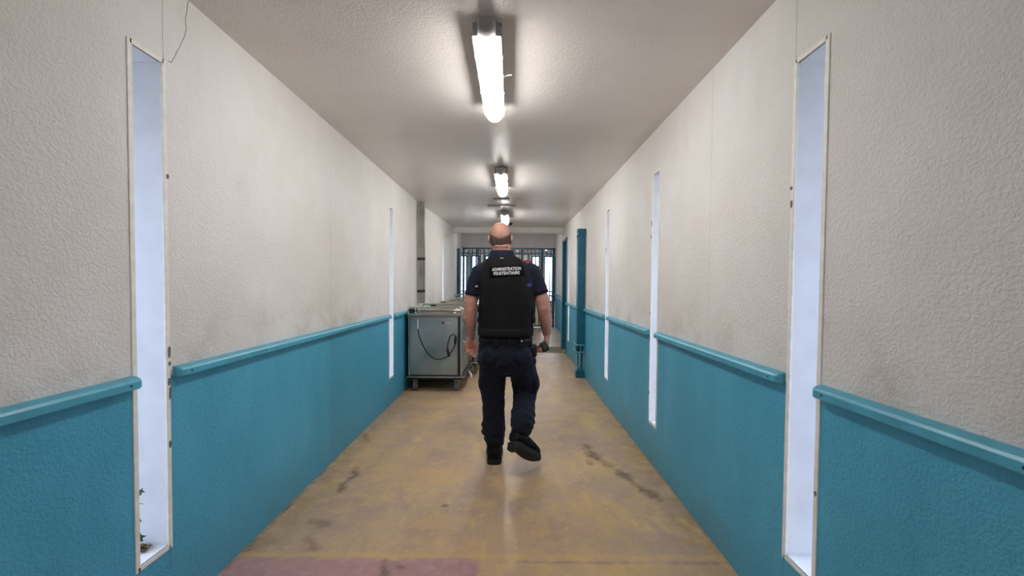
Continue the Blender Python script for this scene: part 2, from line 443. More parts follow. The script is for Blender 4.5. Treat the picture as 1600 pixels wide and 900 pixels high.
# ------------------------------------------------------------------ slot windows
def slot_window(n, side, y0, w, chips=(), plant=False, z0=SZ0, z1=SZ1):
    xf = -1.33 if side < 0 else XR
    s = -1 if side < 0 else 1              # outward
    def bxs(bm, a, b, *r): bx(bm, min(xf + s * a, xf + s * b), max(xf + s * a, xf + s * b), *r)
    t = .008
    bm = bmesh.new()
    bxs(bm, -.002, T + .01, y0 - .001, y0 + t, z0, z1); bxs(bm, -.002, T + .01, y0 + w - t, y0 + w + .001, z0, z1)
    bxs(bm, -.002, T + .01, y0, y0 + w, z0 - .001, z0 + t); bxs(bm, -.002, T + .01, y0, y0 + w, z1 - t, z1 + .001)
    if side < 0: warp(bm)
    fr = obj('window_%d' % n, bm, MAT['jamb']); tag(fr, kind='structure')
    bm = bmesh.new(); e = .009
    bxs(bm, -.0045, .004, y0 - e, y0 + t + .001, z0 - e, z1 + e); bxs(bm, -.0045, .004, y0 + w - t - .001, y0 + w + e, z0 - e, z1 + e)
    bxs(bm, -.0045, .004, y0, y0 + w, z1 - t, z1 + e); bxs(bm, -.0045, .004, y0, y0 + w, z0 - e, z0 + t)
    if side < 0: warp(bm)
    obj('window_bead', bm, MAT['bead'], fr, bevel=.0015)
    bm = bmesh.new(); bxs(bm, T - .006, T - .002, y0 + t, y0 + w - t, z0 + t, z1 - t)
    if side < 0: warp(bm)
    obj('pane', bm, MAT['glass'], fr)
    for (yy, z, h) in chips:                # spots where the bead paint has broken off
        bm = bmesh.new(); k = 9; ring = []
        for i in range(k):
            a = 2 * math.pi * i / k; r = 1 + .35 * noise.noise(Vector((i * 1.7, z * 9, yy)))
            ring.append((yy + math.cos(a) * .0065 * r, z + math.sin(a) * h * .5 * r))
        if side < 0: xa, xb = xf + .0043, xf + .0056
        else: xa, xb = xf - .0043, xf - .0056
        loft(bm, [[(xa, a, b) for a, b in ring], [(xb, a, b) for a, b in ring]])
        obj('paint_chip', bm, MAT['chip'], fr)
    return fr
y1 = 1.435 + .14 + .002
wL = slot_window(1, -1, *slotsL[1], chips=[(y1 + .006, 1.735, .02), (y1 + .002, 1.06, .05), (y1 + .003, 1.015, .018), (y1, .945, .03), (y1 + .004, .90, .05), (y1 + .001, .70, .03)])
slot_window(2, -1, *slotsL[2]); slot_window(3, -1, *slotsL[3], z0=.36)
slot_window(4, 1, *slotsR[1], chips=[(1.548, 1.64, .03), (1.55, 1.70, .015), (1.39, .62, .02)])
slot_window(5, 1, *slotsR[2], chips=[(3.097, 1.80, .045), (3.097, 1.70, .03), (3.095, .52, .025), (3.094, 1.12, .02)])
slot_window(6, 1, *slotsR[3], chips=[(4.592, 1.72, .10), (4.592, .98, .02)])
slot_window(7, 1, *slotsR[4]); slot_window(8, -1, *slotsL[0]); slot_window(9, 1, *slotsR[0])
# litter and ivy lying on the sill of the first left slot
def leaf(bm, c, size, az, tilt):
    pts = [(0, 0), (.35, .22), (.30, .5), (.62, .62), (.2, .8), (0, 1.1), (-.2, .8), (-.62, .62), (-.30, .5), (-.35, .22)]
    R = Matrix.Rotation(az, 3, 'Z') @ Matrix.Rotation(tilt, 3, 'X')
    lo = [Vector(c) + R @ Vector((x * size, y * size, -abs(x) * size * .3)) for x, y in pts]
    nrm = R @ Vector((0, 0, .0012)); loft(bm, [lo, [p + nrm for p in lo]])
bm = bmesh.new()
stem = catmull([(-1.40, 1.520, .310), (-1.398, 1.519, .36), (-1.40, 1.522, .44), (-1.399, 1.519, .52), (-1.40, 1.522, .60)], 4)
tube(bm, stem, .0018, 6)
ivy = obj('ivy_sprig', bm, MAT['leaf']); tag(ivy, 'sprig of dark green ivy growing up inside the first slot window on the left wall', 'plant')
for i, (z, sz, az) in enumerate([(.335, .030, 4.9), (.345, .034, 5.2), (.36, .020, 4.2), (.42, .016, 4.6), (.50, .026, 4.9), (.525, .028, 4.5), (.55, .020, 5.2)]):
    bm = bmesh.new(); leaf(bm, (-1.402, 1.518, z), sz, az + 1.6, .9 if i % 2 else -.6); obj('leaf', bm, MAT['leaf'], ivy)
bm = bmesh.new()
for i in range(26):
    u = random.random(); leaf(bm, (-1.425 + u * .045, 1.545 + random.random() * .012 - u * .02, .3095 + random.random() * .010), .012 + random.random() * .014, random.random() * 6, random.uniform(-.15, .3))
tag(obj('leaf_litter', bm, MAT['dry']), 'brown dry leaf litter on the sill of the first left slot window', 'leaf litter', kind='stuff')
# unseen eaves added to darken the slot tops, and the ground outside
for nm, a, b in (('trim_40', -2.6, -1.33 - T), ('trim_41', XR + T, XR + T + 1.2)):
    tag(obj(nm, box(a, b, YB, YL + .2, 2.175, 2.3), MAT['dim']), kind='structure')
tag(obj('ground', box(-40, 40, -40, 60, -.5, -.4), simple('pale_gravel', (176, 172, 166), .95, var=.1, vscale=2, use_obj=False)), kind='structure')

# ------------------------------------------------------------------ teal rub rails
def rail(side, a, b, n):
    s = 1 if side < 0 else -1; xf = -1.33 if side < 0 else XR
    prof = [(-.001, .955), (.031, .957), (.037, .962), (.037, .984), (.031, .993), (.010, 1.0), (-.001, 1.001)]
    ys = [a, a + .004, a + .014] + [q for q in np.linspace(a + .1, b - .1, max(2, int((b - a) / .3)))] + [b - .014, b - .004, b]
    rings = []
    for y in ys:
        e = min(y - a, b - y); k = 1.0 if e > .013 else (.86 if e > .003 else .6)
        w = noise.noise(Vector((y * 3, n, 0))) * .0015
        sh = .008 * (1 - k)
        rings.append([(xf + s * p * (k if p > 0 else 1), y, .978 + (z - .978) * (.8 + .2 * k) + w) for p, z in prof])
    bm = bmesh.new(); loft(bm, rings)
    if side < 0: warp(bm)
    o = obj('trim_%d' % n, bm, MAT['teal'], smooth=False, bevel=.0015); tag(o, kind='structure')
    m = 0
    for y in [a + .05] + list(np.arange(a + .55, b - .1, .55)) + [b - .05]:   # countersunk screws
        bm = bmesh.new(); xx = (-1.33 if side > 0 else -1.33)
        x0 = xf + s * .0365 + (xl(y) + 1.33 if side < 0 else 0)
        cyl(bm, (x0, y, .975), (x0 + s * .0012, y, .975), .0042, 10)
        obj('screw', bm, MAT['dark'], o)
    return o
k = 2
for a, b in ((-1.35, 1.435), (1.60, 4.42), (4.59, 5.70), (5.82, 7.40), (7.58, 8.58)): rail(-1, a, b, k); k += 1
for a, b in ((-1.4, 1.383), (1.563, 2.938), (3.11, 4.43), (4.605, 5.84), (5.98, 7.48), (7.645, 7.82)): rail(1, a, b, k); k += 1

# ------------------------------------------------------------------ door on the right, next to the lintel
y0, w = DOOR
bm = bmesh.new()
for a, b in ((y0, y0 + .045), (y0 + w - .045, y0 + w)): bx(bm, XR - .014, XR + T, a, b, 0, 2.25)
bx(bm, XR - .014, XR + T, y0, y0 + w, 2.205, 2.25)
dr = obj('door_1', bm, MAT['tealdeep'], bevel=.003); tag(dr, kind='structure')
obj('door_leaf', box(XR + .07, XR + .11, y0 + .045, y0 + w - .045, .008, 2.205), MAT['tealdeep'], dr, bevel=.003)
bm = bmesh.new(); cyl(bm, (XR + .07, y0 + .1, 1.03), (XR + .03, y0 + .1, 1.03), .01); tube(bm, [(XR + .03, y0 + .1, 1.03), (XR + .028, y0 + .2, 1.03)], .008); obj('door_handle', bm, MAT['chrome'], dr, True)

# ------------------------------------------------------------------ tube lamps on the ceiling
def make_lamp(label):
    t = thing('ceiling_lamp', label, 'lamp', (-.118, 1.73, 2.48), 0, 'tube lamps down the middle of the ceiling')
    L = .92
    obj('base_plate', box(-.065, .065, .10, L - .06, -.018, 0), MAT['greyp'], t, bevel=.004)
    bm = bmesh.new()
    prof = [(-.046, -.018), (-.062, -.045), (-.066, -.078), (.066, -.078), (.062, -.045), (.046, -.018)]
    loft(bm, [[(x, y, z) for x, z in prof] for y in (.066, L - .012)])
    obj('housing', bm, MAT['greyp'], t, bevel=.004)
    bm = bmesh.new()                                      # near end cap
    def half(y, r, zc, rz): return [(r * math.cos(a), y, zc - rz * math.sin(a)) for a in np.linspace(0, math.pi, 15)] + [(-r, y, zc + .03), (r, y, zc + .03)]
    loft(bm, [half(.0, .028, -.064, .024), half(.008, .036, -.064, .032), half(.05, .039, -.064, .038), half(.075, .041, -.064, .040)])
    obj('end_cap', bm, MAT['greyp'], t, True, bevel=.002)
    bm = bmesh.new()
    def dr_(y, k): return [(.054 * k * math.cos(a), y, -.076 - .050 * k * math.sin(a)) for a in np.linspace(0, math.pi, 21)] + [(-.054 * k, y, -.070), (.054 * k, y, -.070)]
    loft(bm, [dr_(.072, .97), dr_(.076, 1), dr_(.1, 1)] + [dr_(y, 1) for y in np.linspace(.2, L - .1, 5)] + [dr_(L - .04, .97), dr_(L - .018, .85), dr_(L - .004, .6), dr_(L, .3)])
    obj('diffuser', bm, MAT['lamp'], t, True)
    for y in np.linspace(.22, L - .16, 4):               # clips along the side
        for s in (-1, 1):
            obj('clip', box(s * .064 - .003, s * .064 + .005, y, y + .02, -.084, -.05), MAT['greyp'], t, bevel=.002)
    return t
lab = ['nearest tube lamp on the ceiling with a short white wire curling from its side',
       'middle tube lamp on the ceiling, just in front of the flat ceiling vent',
       'farthest tube lamp on the corridor ceiling, above the bald head of the man']
l0 = make_lamp(lab[0])
for i, yy in enumerate((3.93, 6.30)):
    c = copy_tree(l0); c.location.y = yy; c.location.z = 2.48 if i == 0 else 2.485; c['label'] = lab[i + 1]
    if i == 1: c.location.x = -.125
for yy in (-2.75, -4.95):  # lamps added out of view to light the corridor walls
    c = copy_tree(l0); c.location.y = yy; c['label'] = 'unseen tube lamp added behind the camera to light the walls'
bm = bmesh.new(); tube(bm, catmull([(-.055, 2.16, 2.40), (-.040, 2.15, 2.41), (-.022, 2.13, 2.405), (-.012, 2.10, 2.39), (-.010, 2.09, 2.385)], 5), .0013, 6)
obj('loose_wire', bm, MAT['white'], l0, True).matrix_parent_inverse = Matrix.Translation((.118, -1.73, -2.48))
c = copy_tree(l0); c.location = (-.1, 9.7, 2.88); c['label'] = 'tube lamp on the raised ceiling between the lintel and the barred gate'  # extra lamp, out of view, added to light the gate and far walls
# flat boxes on the ceiling past the second lamp
v = thing('ceiling_vent', 'flat grey vent plate with a bright slot on the ceiling behind the middle lamp', 'vent', (-.15, 5.5, 2.48))
obj('plate', box(-.11, .11, -.03, .05, -.012, 0), MAT['greyp'], v, bevel=.002)
obj('slot', box(-.10, .10, -.034, -.03, -.011, -.003), MAT['dark'], v)
bm = box(-.36, .04, 5.92, 6.0, 2.466, 2.48); o = obj('ceiling_strip', bm, MAT['greyp'], bevel=.003); tag(o, 'shallow grey strip across the ceiling between the vent and the farthest lamp', 'ceiling strip')
bm = bmesh.new(); cyl(bm, (-.05, 7.9, 2.517), (-.05, 7.9, 2.475), .05, 20, .04); o = obj('smoke_detector', bm, MAT['dark'], bevel=.003); tag(o, 'small dark round detector on the ceiling beside the farthest lamp', 'smoke detector')

# ------------------------------------------------------------------ galvanised duct and clamps, left wall
t = thing('cable_duct', 'galvanised vertical cable duct on the left wall above the steel trolleys', 'cable duct', (-1.305, 5.74, 1.0))
DZ = .065
bm = bmesh.new()
bx(bm, 0, .07, 0, .004, DZ, 1.47); bx(bm, 0, .004, 0, .08, DZ, 1.47); bx(bm, .066, .07, 0, .08, DZ, 1.47); bx(bm, .030, .036, -.004, 0, DZ, 1.47)
obj('channel', bm, MAT['galv'], t)
obj('end_collar', box(-.002, .076, -.006, .085, 1.42, 1.468), MAT['galv'], t, bevel=.002)
for z in (.215, .665): obj('clamp', box(-.02, .088, -.018, .0, z, z + .036), MAT['dark'], t, bevel=.004)

# ------------------------------------------------------------------ teal post on the right wall
t = thing('steel_post', 'deep teal square steel post with a bracket, fixed to the right wall', 'post', (.93, 5.86, 0))
obj('column', box(.012, .120, .02, .14, .46, 2.11), MAT['tealdeep'], t, bevel=.004)
bm = bmesh.new(); bx(bm, .006, .121, .01, .14, 2.09, 2.14); bx(bm, .1, .121, .0, .10, 2.05, 2.13); obj('top_cap', bm, MAT['tealdeep'], t, bevel=.004)
bm = bmesh.new(); cyl(bm, (.012, .03, 2.03), (-.006, .03, 2.03), .012); obj('bolt', bm, MAT['dark'], t)
bm = bmesh.new()
for z in (.375, .475):
    tube(bm, catmull([(.11, -.02, z), (.06, -.045, z), (-.005, -.04, z + .006), (-.035, .03, z + .04)], 4), .009, 8)
for x in (.10, .052): bx(bm, x, x + .014, -.02, -.006, .37, .485)
obj('bracket', bm, MAT['teal'], t)
obj('bracket_socket', box(.005, .115, .01, .12, .36, .475), MAT['tealdark'], t, bevel=.004)
for x, r, z0 in ((.035, .009, .17), (.085, .017, .10)):
    bm = bmesh.new(); cyl(bm, (x, .06, z0), (x, .06, .4), r); obj('pipe', bm, MAT['tealdeep'], t, True)
bm = bmesh.new(); loft(bm, [[(.058 - w_, .06 - w_, z), (.058 + w_, .06 - w_, z), (.058 + w_, .06 + w_, z), (.058 - w_, .06 + w_, z)] for z, w_ in ((0, .062), (.10, .062), (.115, .05), (.15, .03))])
obj('plinth', bm, MAT['tealdeep'], t, bevel=.005).rotation_euler = (0, 0, 0)

# ------------------------------------------------------------------ steel meal trolleys
def make_cart(label):
    t = thing('meal_trolley', label, 'trolley', (-.945, 5.03, 0), 0, 'steel meal trolleys queued along the left wall')
    W2, L = .335, .82
    b = obj('body', box(-W2 + .012, W2 - .012, .012, L - .012, .2, .93), MAT['steel'], t, bevel=.006)
    ch = bmesh.new(); bx(ch, -W2 - .008, W2 + .03, -.012, L + .012, .165, .20); bx(ch, -W2 + .02, W2 - .02, .05, L - .05, .14, .165)
    obj('chassis', ch, MAT['dark'], t, bevel=.008)
    obj('bumper', box(-W2 - .012, W2 + .034, -.02, L + .02, .178, .192), MAT['galv'], t, bevel=.006)
    fp = obj('front_panel', box(-W2 + .03, W2 - .055, -.002, .012, .215, .915), MAT['steelpanel'], t, bevel=.004)
    for x in (-W2 + .006, W2 - .02): obj('corner_post', box(x, x + .016, -.004, .02, .2, .94), MAT['chrome'], t, bevel=.004)
    obj('dark_gap', box(W2 - .052, W2 - .022, 0, .012, .21, .93), MAT['black'], t)  # black strip put in for the shade of the gap beside the panel
    tp = bmesh.new(); bx(tp, -W2 - .006, W2 + .006, -.012, .02, .935, .968); bx(tp, -W2 - .006, W2 + .006, L - .02, L + .01, .935, .968); bx(tp, -W2 - .006, -W2 + .02, .02, L - .02, .935, .968); bx(tp, W2 - .02, W2 + .006, .02, L - .02, .935, .968); obj('top', tp, MAT['steel'], t, bevel=.008)
    obj('top_tray', box(-W2 + .02, W2 - .02, .02, L - .02, .90, .915), MAT['dark'], t)
    for yy in (.10, .31, .525, .72): obj('top_slat', box(-W2 + .02, W2 - .02, yy, yy + .035, .93, .945), MAT['galv'], t, bevel=.003)
    # raised rim and tubular rails over the top
    for yy in (.0, L - .02):
        bm = bmesh.new(); z = 1.045
        tube(bm, catmull([(W2 - .004, yy, .96), (W2 - .004, yy, 1.0), (W2 - .012, yy, 1.03), (W2 - .05, yy, z), (0, yy, z), (-W2 + .05, yy, z), (-W2 + .012, yy, 1.03), (-W2 + .004, yy, 1.0), (-W2 + .004, yy, .96)], 5), .0125, 10)
        obj('handle', bm, MAT['chrome'], t, True)
    for x in (-.24, .24):
        bm = bmesh.new(); cyl(bm, (x, 0, .96), (x, 0, 1.04), .006, 10); cyl(bm, (x, 0, .966), (x, 0, .985), .016, 12); obj('handle_stay', bm, MAT['chrome'], t, True)
    for yy in (.2, .42, .63):
        bm = bmesh.new(); tube(bm, [(-W2 + .04, yy, 1.0), (W2 - .04, yy, 1.0)], .010, 8); obj('top_bar', bm, MAT['chrome'], t, True)
    # control box at the wall end of the top
    obj('control_box', box(-W2 + .01, -W2 + .10, .025, .09, .94, 1.025), MAT['dark'], t, bevel=.004)
    # side door with bar handle
    sd = obj('side_door', box(W2 - .012, W2 - .002, .05, L - .05, .22, .94), MAT['steelpanel'], t, bevel=.003)
    bm = bmesh.new(); tube(bm, [(W2, .10, .62), (W2 + .018, .10, .60), (W2 + .018, .10, .40), (W2, .10, .38)], .006, 8); obj('door_handle', bm, MAT['chrome'], sd, True)
    # casters
    for x in (-W2 + .075, W2 - .075):
        for yy in (.07, L - .09):
            s = obj('caster', caster_fork(x, yy), MAT['galv'], t, bevel=.002)
            bm = bmesh.new(); cyl(bm, (x - .021, yy + .02, .062), (x + .021, yy + .02, .062), .062, 24); w_ = obj('wheel', bm, MAT['tyre'], s, bevel=.006)
            bm = bmesh.new(); cyl(bm, (x - .031, yy + .02, .06), (x + .031, yy + .02, .06), .022, 14); obj('hub', bm, MAT['galv'], s)
    bm = bmesh.new(); tube(bm, [(W2 + .03, .46, .17), (W2 + .07, .40, .135), (W2 + .085, .37, .10)], [.012, .013, .009], 8, flat=[1, .5, .5]); obj('brake_pedal', bm, MAT['white'], t, True)
    bm = bmesh.new(); tube(bm, catmull([(W2 + .02, .04, .2), (W2 + .045, .25, .215), (W2 + .05, .4, .235), (W2 + .03, .5, .30)], 4), .008, 8); obj('side_bumper', bm, MAT['black'], t, True)
    # power lead hung on the front
    S = 5.03 / 640
    def P(u, v): return ((u - 800) * S + .945 + .004, -.014, 1.33 - (v - 445) * S)
    bm = bmesh.new(); cyl(bm, P(652.7, 500), P(652.7, 515), .0055, 10); lead = obj('lead_grip', bm, MAT['white'], t)
    bm = bmesh.new()
    tube(bm, catmull([P(*q) for q in ((652.7, 515), (655, 527), (662, 543.5), (670.7, 556), (683, 562.5), (695, 560), (701, 556), (710, 542), (713, 529), (710, 524), (705.5, 524), (701.3, 531), (698.8, 545), (700.5, 555))], 6), .0058, 8)
    obj('power_lead', bm, MAT['black'], t, True)
    for (a, b) in (((699, 547), (701.5, 557)), ((711.5, 527), (711, 537))):
        bm = bmesh.new(); tube(bm, [P(*a), P(*b)], .014, 8); obj('plug', bm, MAT['black'], t, True)
    # maker's diamond and a short line of small white lettering
    bm = bmesh.new(); c = Vector(P(692, 505.5)); c.y = -.0022
    q = [(0, 0, .018), (.018, 0, 0), (0, 0, -.018), (-.018, 0, 0)]; loft(bm, [[c + Vector(p) for p in q], [c + Vector(p) + Vector((0, -.001, 0)) for p in q]])
    obj('badge', bm, MAT['dark'], t)
    bm = bmesh.new()
    for i in range(6):
        x = c.x + .03 + i * .0105; bx(bm, x, x + .007, -.0034, -.0022, c.z - .005, c.z + .006)
    obj('badge_lettering', bm, MAT['white'], t)
    return t
def caster_fork(x, y):
    bm = bmesh.new()
    for s in (-1, 1): bx(bm, x + s * .027 - .002, x + s * .027 + .002, y - .005, y + .04, .045, .13)
    bx(bm, x - .03, x + .03, y - .025, y + .04, .125, .142); return bm
c0 = make_cart('nearest steel meal trolley, black power lead looped on its front panel')
cl = ['second steel meal trolley, standing directly behind the nearest one along the left wall',
      'third steel meal trolley in the row along the left wall',
      'last steel meal trolley in the row, the one carrying the crate']
for i, (x, y) in enumerate(((-.86, 5.96), (-.875, 6.86), (-.86, 7.74))):
    c = copy_tree(c0); c.location = (x, y, 0); c['label'] = cl[i]
# wire crate on the last trolley
t = thing('wire_crate', 'small wire crate on top of the farthest steel trolley', 'crate', (-.90, 8.12, 1.016))
bm = bmesh.new()
for z in (.0, .05, .10):
    for a, b in (((-.17, 0), (.17, 0)), ((.17, 0), (.17, .25)), ((.17, .25), (-.17, .25)), ((-.17, .25), (-.17, 0))): cyl(bm, (*a, z + .004), (*b, z + .004), .004, 6)
for i in range(9):
    x = -.17 + i * .0425
    for yy in (0, .25): cyl(bm, (x, yy, 0), (x, yy, .104), .003, 6)
obj('mesh_sides', bm, MAT['chrome'], t); obj('tray', box(-.17, .17, 0, .25, -.004, .004), MAT['steel'], t)

# ------------------------------------------------------------------ beyond the lintel
GY = 12.0
def ramp_z(y): return max(0, min(1, (y - 8.75) / 2.2)) * .085
bm = bmesh.new(); pr = [(8.75, 0), (9.0, .0), (10.95, .085), (20.2, .085)]
for (a, za), (b, zb) in zip(pr, pr[1:]):
    vs = bx(bm, -3.2, 3.2, a, b, -.06, 0)
    for i in (4, 5): vs[i].co.z = za + .001
    for i in (6, 7): vs[i].co.z = zb + .001
tag(obj('floor_far', bm, simple('pale_worn_concrete', (158, 138, 114), .4, var=.15, vscale=3, bump=.2, bscale=40, use_obj=False)), kind='structure')
bm = box(.30, 1.05, 8.03, 8.75, .0005, .004); tag(obj('trim_30', bm, simple('rough_grey_screed', (126, 116, 104), .8, var=.3, vscale=9, bump=.8, bscale=30)), kind='structure')
tag(obj('wall_left_far', box(-1.62, -1.5, 8.79, GY + .1, 0, 2.95), MAT['wall']), kind='structure')
tag(obj('wall_right_far', box(1.275, 1.40, 8.79, GY + .1, 0, 2.95), MAT['wall']), kind='structure')
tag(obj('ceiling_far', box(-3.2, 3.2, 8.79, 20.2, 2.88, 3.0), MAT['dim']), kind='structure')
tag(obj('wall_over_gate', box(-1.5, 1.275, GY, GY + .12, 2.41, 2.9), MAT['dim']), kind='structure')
bm = box(-1.5, -1.44, 8.82, GY, 1.03, 1.07); tag(obj('trim_31', bm, MAT['teal'], bevel=.004), kind='structure')
bm = box(1.235, 1.275, 8.82, GY, 1.03, 1.07); tag(obj('trim_32', bm, MAT['teal'], bevel=.004), kind='structure')
t = thing('gate_post', 'dark teal upright post on the left wall before the barred gate', 'post', (-1.455, 11.1, .085))
obj('column', box(-.04, .04, 0, .1, 0, 2.22), MAT['tealdark'], t, bevel=.004)
obj('lock_plate', box(-.03, .03, -.012, 0, 1.25, 1.45), MAT['dark'], t, bevel=.003)

def barred_gate(label, y, x0, x1, top, z0, pitch_, mid, m, doors, panel=None):
    g = thing('barred_gate', label, 'gate', ((x0 + x1) / 2, y, z0))
    cx = (x0 + x1) / 2
    bm = bmesh.new()
    bx(bm, x0 - cx, x0 - cx + .06, 0, .06, 0, top - z0); bx(bm, x1 - cx - .06, x1 - cx, 0, .06, 0, top - z0)
    bx(bm, x0 - cx, x1 - cx, 0, .06, top - z0 - .05, top - z0); obj('frame', bm, m, g, bevel=.003)
    bm = bmesh.new(); bx(bm, x0 - cx + .06, x1 - cx - .06, .015, .045, mid - .02, mid + .02); obj('mid_rail', bm, m, g)
    bm = bmesh.new(); bx(bm, x0 - cx + .06, x1 - cx - .06, .015, .045, .02, .06); obj('bottom_rail', bm, m, g)
    for dx in doors: obj('stile', box(dx - cx - .03, dx - cx + .03, .0, .055, .02, top - z0 - .05), m, g, bevel=.003)
    x = x0 + .06 + pitch_
    while x < x1 - .08:
        bm = bmesh.new(); cyl(bm, (x - cx, .03, .03), (x - cx, .03, top - z0 - .04), .011, 10); obj('bar', bm, m, g, True); x += pitch_
    return g
g1 = barred_gate('dark teal barred gate closing the far end of the corridor behind the man', GY, -1.455, 1.245, 2.41, .086, .115, .93, MAT['tealdark'], (-1.0, .28, .86))
obj('lower_panel', box(-.06, .98, .05, .06, .06, .9), MAT['cream'], g1)
obj('lock_box', box(.84, .98, -.03, .02, .80, 1.02), MAT['dark'], g1, bevel=.004)
# hall behind the gate: white walls, tall panes of daylight, a second gate, a notice board
tag(obj('wall_left_hall', box(-3.3, -3.2, GY + .1, 20.2, 0, 2.9), MAT['whitewall']), kind='structure')
tag(obj('wall_right_hall', box(3.2, 3.3, GY + .1, 20.2, 0, 2.9), MAT['whitewall']), kind='structure')
for nm, a, b in (('wall_gate_left', -3.2, -1.5), ('wall_gate_right', 1.275, 3.2)): tag(obj(nm, box(a, b, GY, GY + .12, 0, 2.9), MAT['whitewall']), kind='structure')
bm = bmesh.new(); wins = [(-2.8, -2.2), (-2.0, -1.55), (-1.35, -.85), (.95, 1.35), (1.55, 2.1)]
x = -3.2
for a, b in wins: bx(bm, x, a, 20, 20.12, 0, 2.9); bx(bm, a, b, 20, 20.12, 0, .5); bx(bm, a, b, 20, 20.12, 2.75, 2.9); x = b
bx(bm, x, 3.2, 20, 20.12, 0, 2.9); tag(obj('wall_end', bm, MAT['whitewall']), kind='structure')
for i, (a, b) in enumerate(wins):
    bm = bmesh.new()
    for q in ((a, a + .06), (b - .06, b), ((a + b) / 2 - .02, (a + b) / 2 + .02)): bx(bm, q[0], q[1], 19.98, 20.06, .5, 2.75)
    bx(bm, a, b, 19.98, 20.06, .5, .56); bx(bm, a, b, 19.98, 20.06, 2.69, 2.75)
    o = obj('window_%d' % (10 + i), bm, MAT['tealdeep']); tag(o, kind='structure')
    obj('pane', box(a + .05, b - .05, 20.03, 20.035, .55, 2.7), MAT['glass'], o)
g2 = barred_gate('second barred gate seen through the bars of the first', 15.2, -2.4, 2.4, 2.5, .086, .34, 1.0, MAT['tealdeep'], (-1.55, -1.05, -.6, -.1, .62, 1.12, 1.5))
t = thing('notice_board', 'red notice board with pale sheets behind the barred gate', 'notice board', (.36, 14.6, 1.55))
bm = box(-.32, .32, 0, .03, 0, .66); obj('board', bm, MAT['red'], t, bevel=.004)
for i, (x, z, w_, h_) in enumerate(((-.24, .34, .16, .22), (-.04, .34, .12, .22), (.12, .30, .14, .26), (-.22, .06, .18, .2), (.02, .05, .2, .18))): obj('sheet', box(x, x + w_, -.004, 0, z, z + h_), MAT['paper'], t)
for x in (-.26, .26): obj('leg', box(x - .015, x + .015, .005, .025, -1.465, 0), MAT['dark'], t)
t = thing('tall_locker', 'dark teal tall locker behind the left part of the barred gate', 'locker', (-.45, 16.2, .086))
obj('body', box(-.45, .45, 0, .4, 0, 2.3), MAT['tealdark'], t, bevel=.006)
for x in (-.44, .005): obj('door', box(x, x + .435, -.015, 0, .05, 2.25), MAT['tealdark'], t, bevel=.004)
hl = copy_tree(l0); hl.location = (-1.2, 13.3, 2.88); hl['label'] = 'tube lamp on the hall ceiling behind the barred gate'; hl['group'] = 'added tube lamps in the hall'  # first of the lamps added to brighten the hall
for xx, yy in ((1.2, 13.3), (-1.4, 16), (1.4, 16), (0, 18.2)):
    c = copy_tree(hl); c.location = (xx, yy, 2.88)
for q in list(C.objects):
    if q.name.startswith('loose_wire') and q.parent is not l0: bpy.data.objects.remove(q)

# ------------------------------------------------------------------ the man
PY = 3.08
man = thing('person', 'bald man in black vest and navy uniform walking away down the corridor', 'person', (-.04, PY, 0))
def mob(name, bm, mat, smooth=True, **k):
    bmesh.ops.translate(bm, verts=bm.verts, vec=(.04, -PY, 0)); return obj(name, bm, mat, man, smooth, **k)
def R(cx, yb, yf, z, hw, n=28, e=2.2):           # horizontal ring from back yb to front yf
    return oval((cx, PY + (yb + yf) / 2, z), (hw, 0, 0), (0, (yf - yb) / 2, 0), n, e)
AL = [(-.235, PY, 1.435), (-.285, PY + .005, 1.33), (-.312, PY + .0, 1.20), (-.318, PY + .005, 1.12), (-.318, PY + .02, 1.03), (-.314, PY + .045, .935)]
AR = [(.150, PY, 1.440), (.195, PY + .005, 1.34), (.228, PY, 1.22), (.243, PY + .005, 1.14), (.258, PY + .03, 1.05), (.270, PY + .06, .95)]
ARr = [.048, .050, .053, .052, .046, .031]
def hand(bm, wrist, d, w, n, curls, spread=1.0, thumb=(.6, .5), s=1.0):
    wrist, d, w, n = Vector(wrist), Vector(d).normalized(), Vector(w).normalized(), Vector(n).normalized()
    rings = []
    for t, a, b in ((-.02, .030, .023), (.0, .030, .021), (.03, .038, .019), (.06, .042, .017), (.085, .042, .014), (.095, .036, .010)):
        rings.append(oval(wrist + d * t * s, w * a * s, n * b * s, 16, 2.4))
    loft(bm, rings)
    for off, L, r, sp, cu in ((.031, (.046, .027, .021), .0088, .08, curls[0]), (.0105, (.050, .031, .022), .009, .02, curls[1]), (-.0105, (.047, .029, .022), .0086, -.03, curls[2]), (-.031, (.037, .022, .019), .0078, -.10, curls[3])):
        p = wrist + d * .082 * s + w * off * s; a = 0; pts = [p - d * .02, p]; rr = [r * s, r * s * 1.05]
        dd = (d + w * sp * spread).normalized()
        for i, l in enumerate(L):
            a += cu[i]; v = dd * math.cos(a) + n * math.sin(a)
            p = p + v * l * s; pts.append(p); rr.append(r * s * (1.0, .92, .78)[i])
        tube(bm, pts, rr, 10)
    p0 = wrist + d * .018 * s + w * .026 * s; side, fwd = thumb
    v1 = (d * .75 + w * side + n * fwd * .5).normalized(); v2 = (d * .9 + w * side * .35 + n * fwd).normalized(); v3 = (d * .9 - w * .05 + n * fwd * 1.1).normalized()
    p1 = p0 + v1 * .042 * s; p2 = p1 + v2 * .034 * s; p3 = p2 + v3 * .026 * s
    tube(bm, [p0, p1, p2, p3], [.016 * s, .0125 * s, .0105 * s, .0088 * s], 10)
bm = bmesh.new()
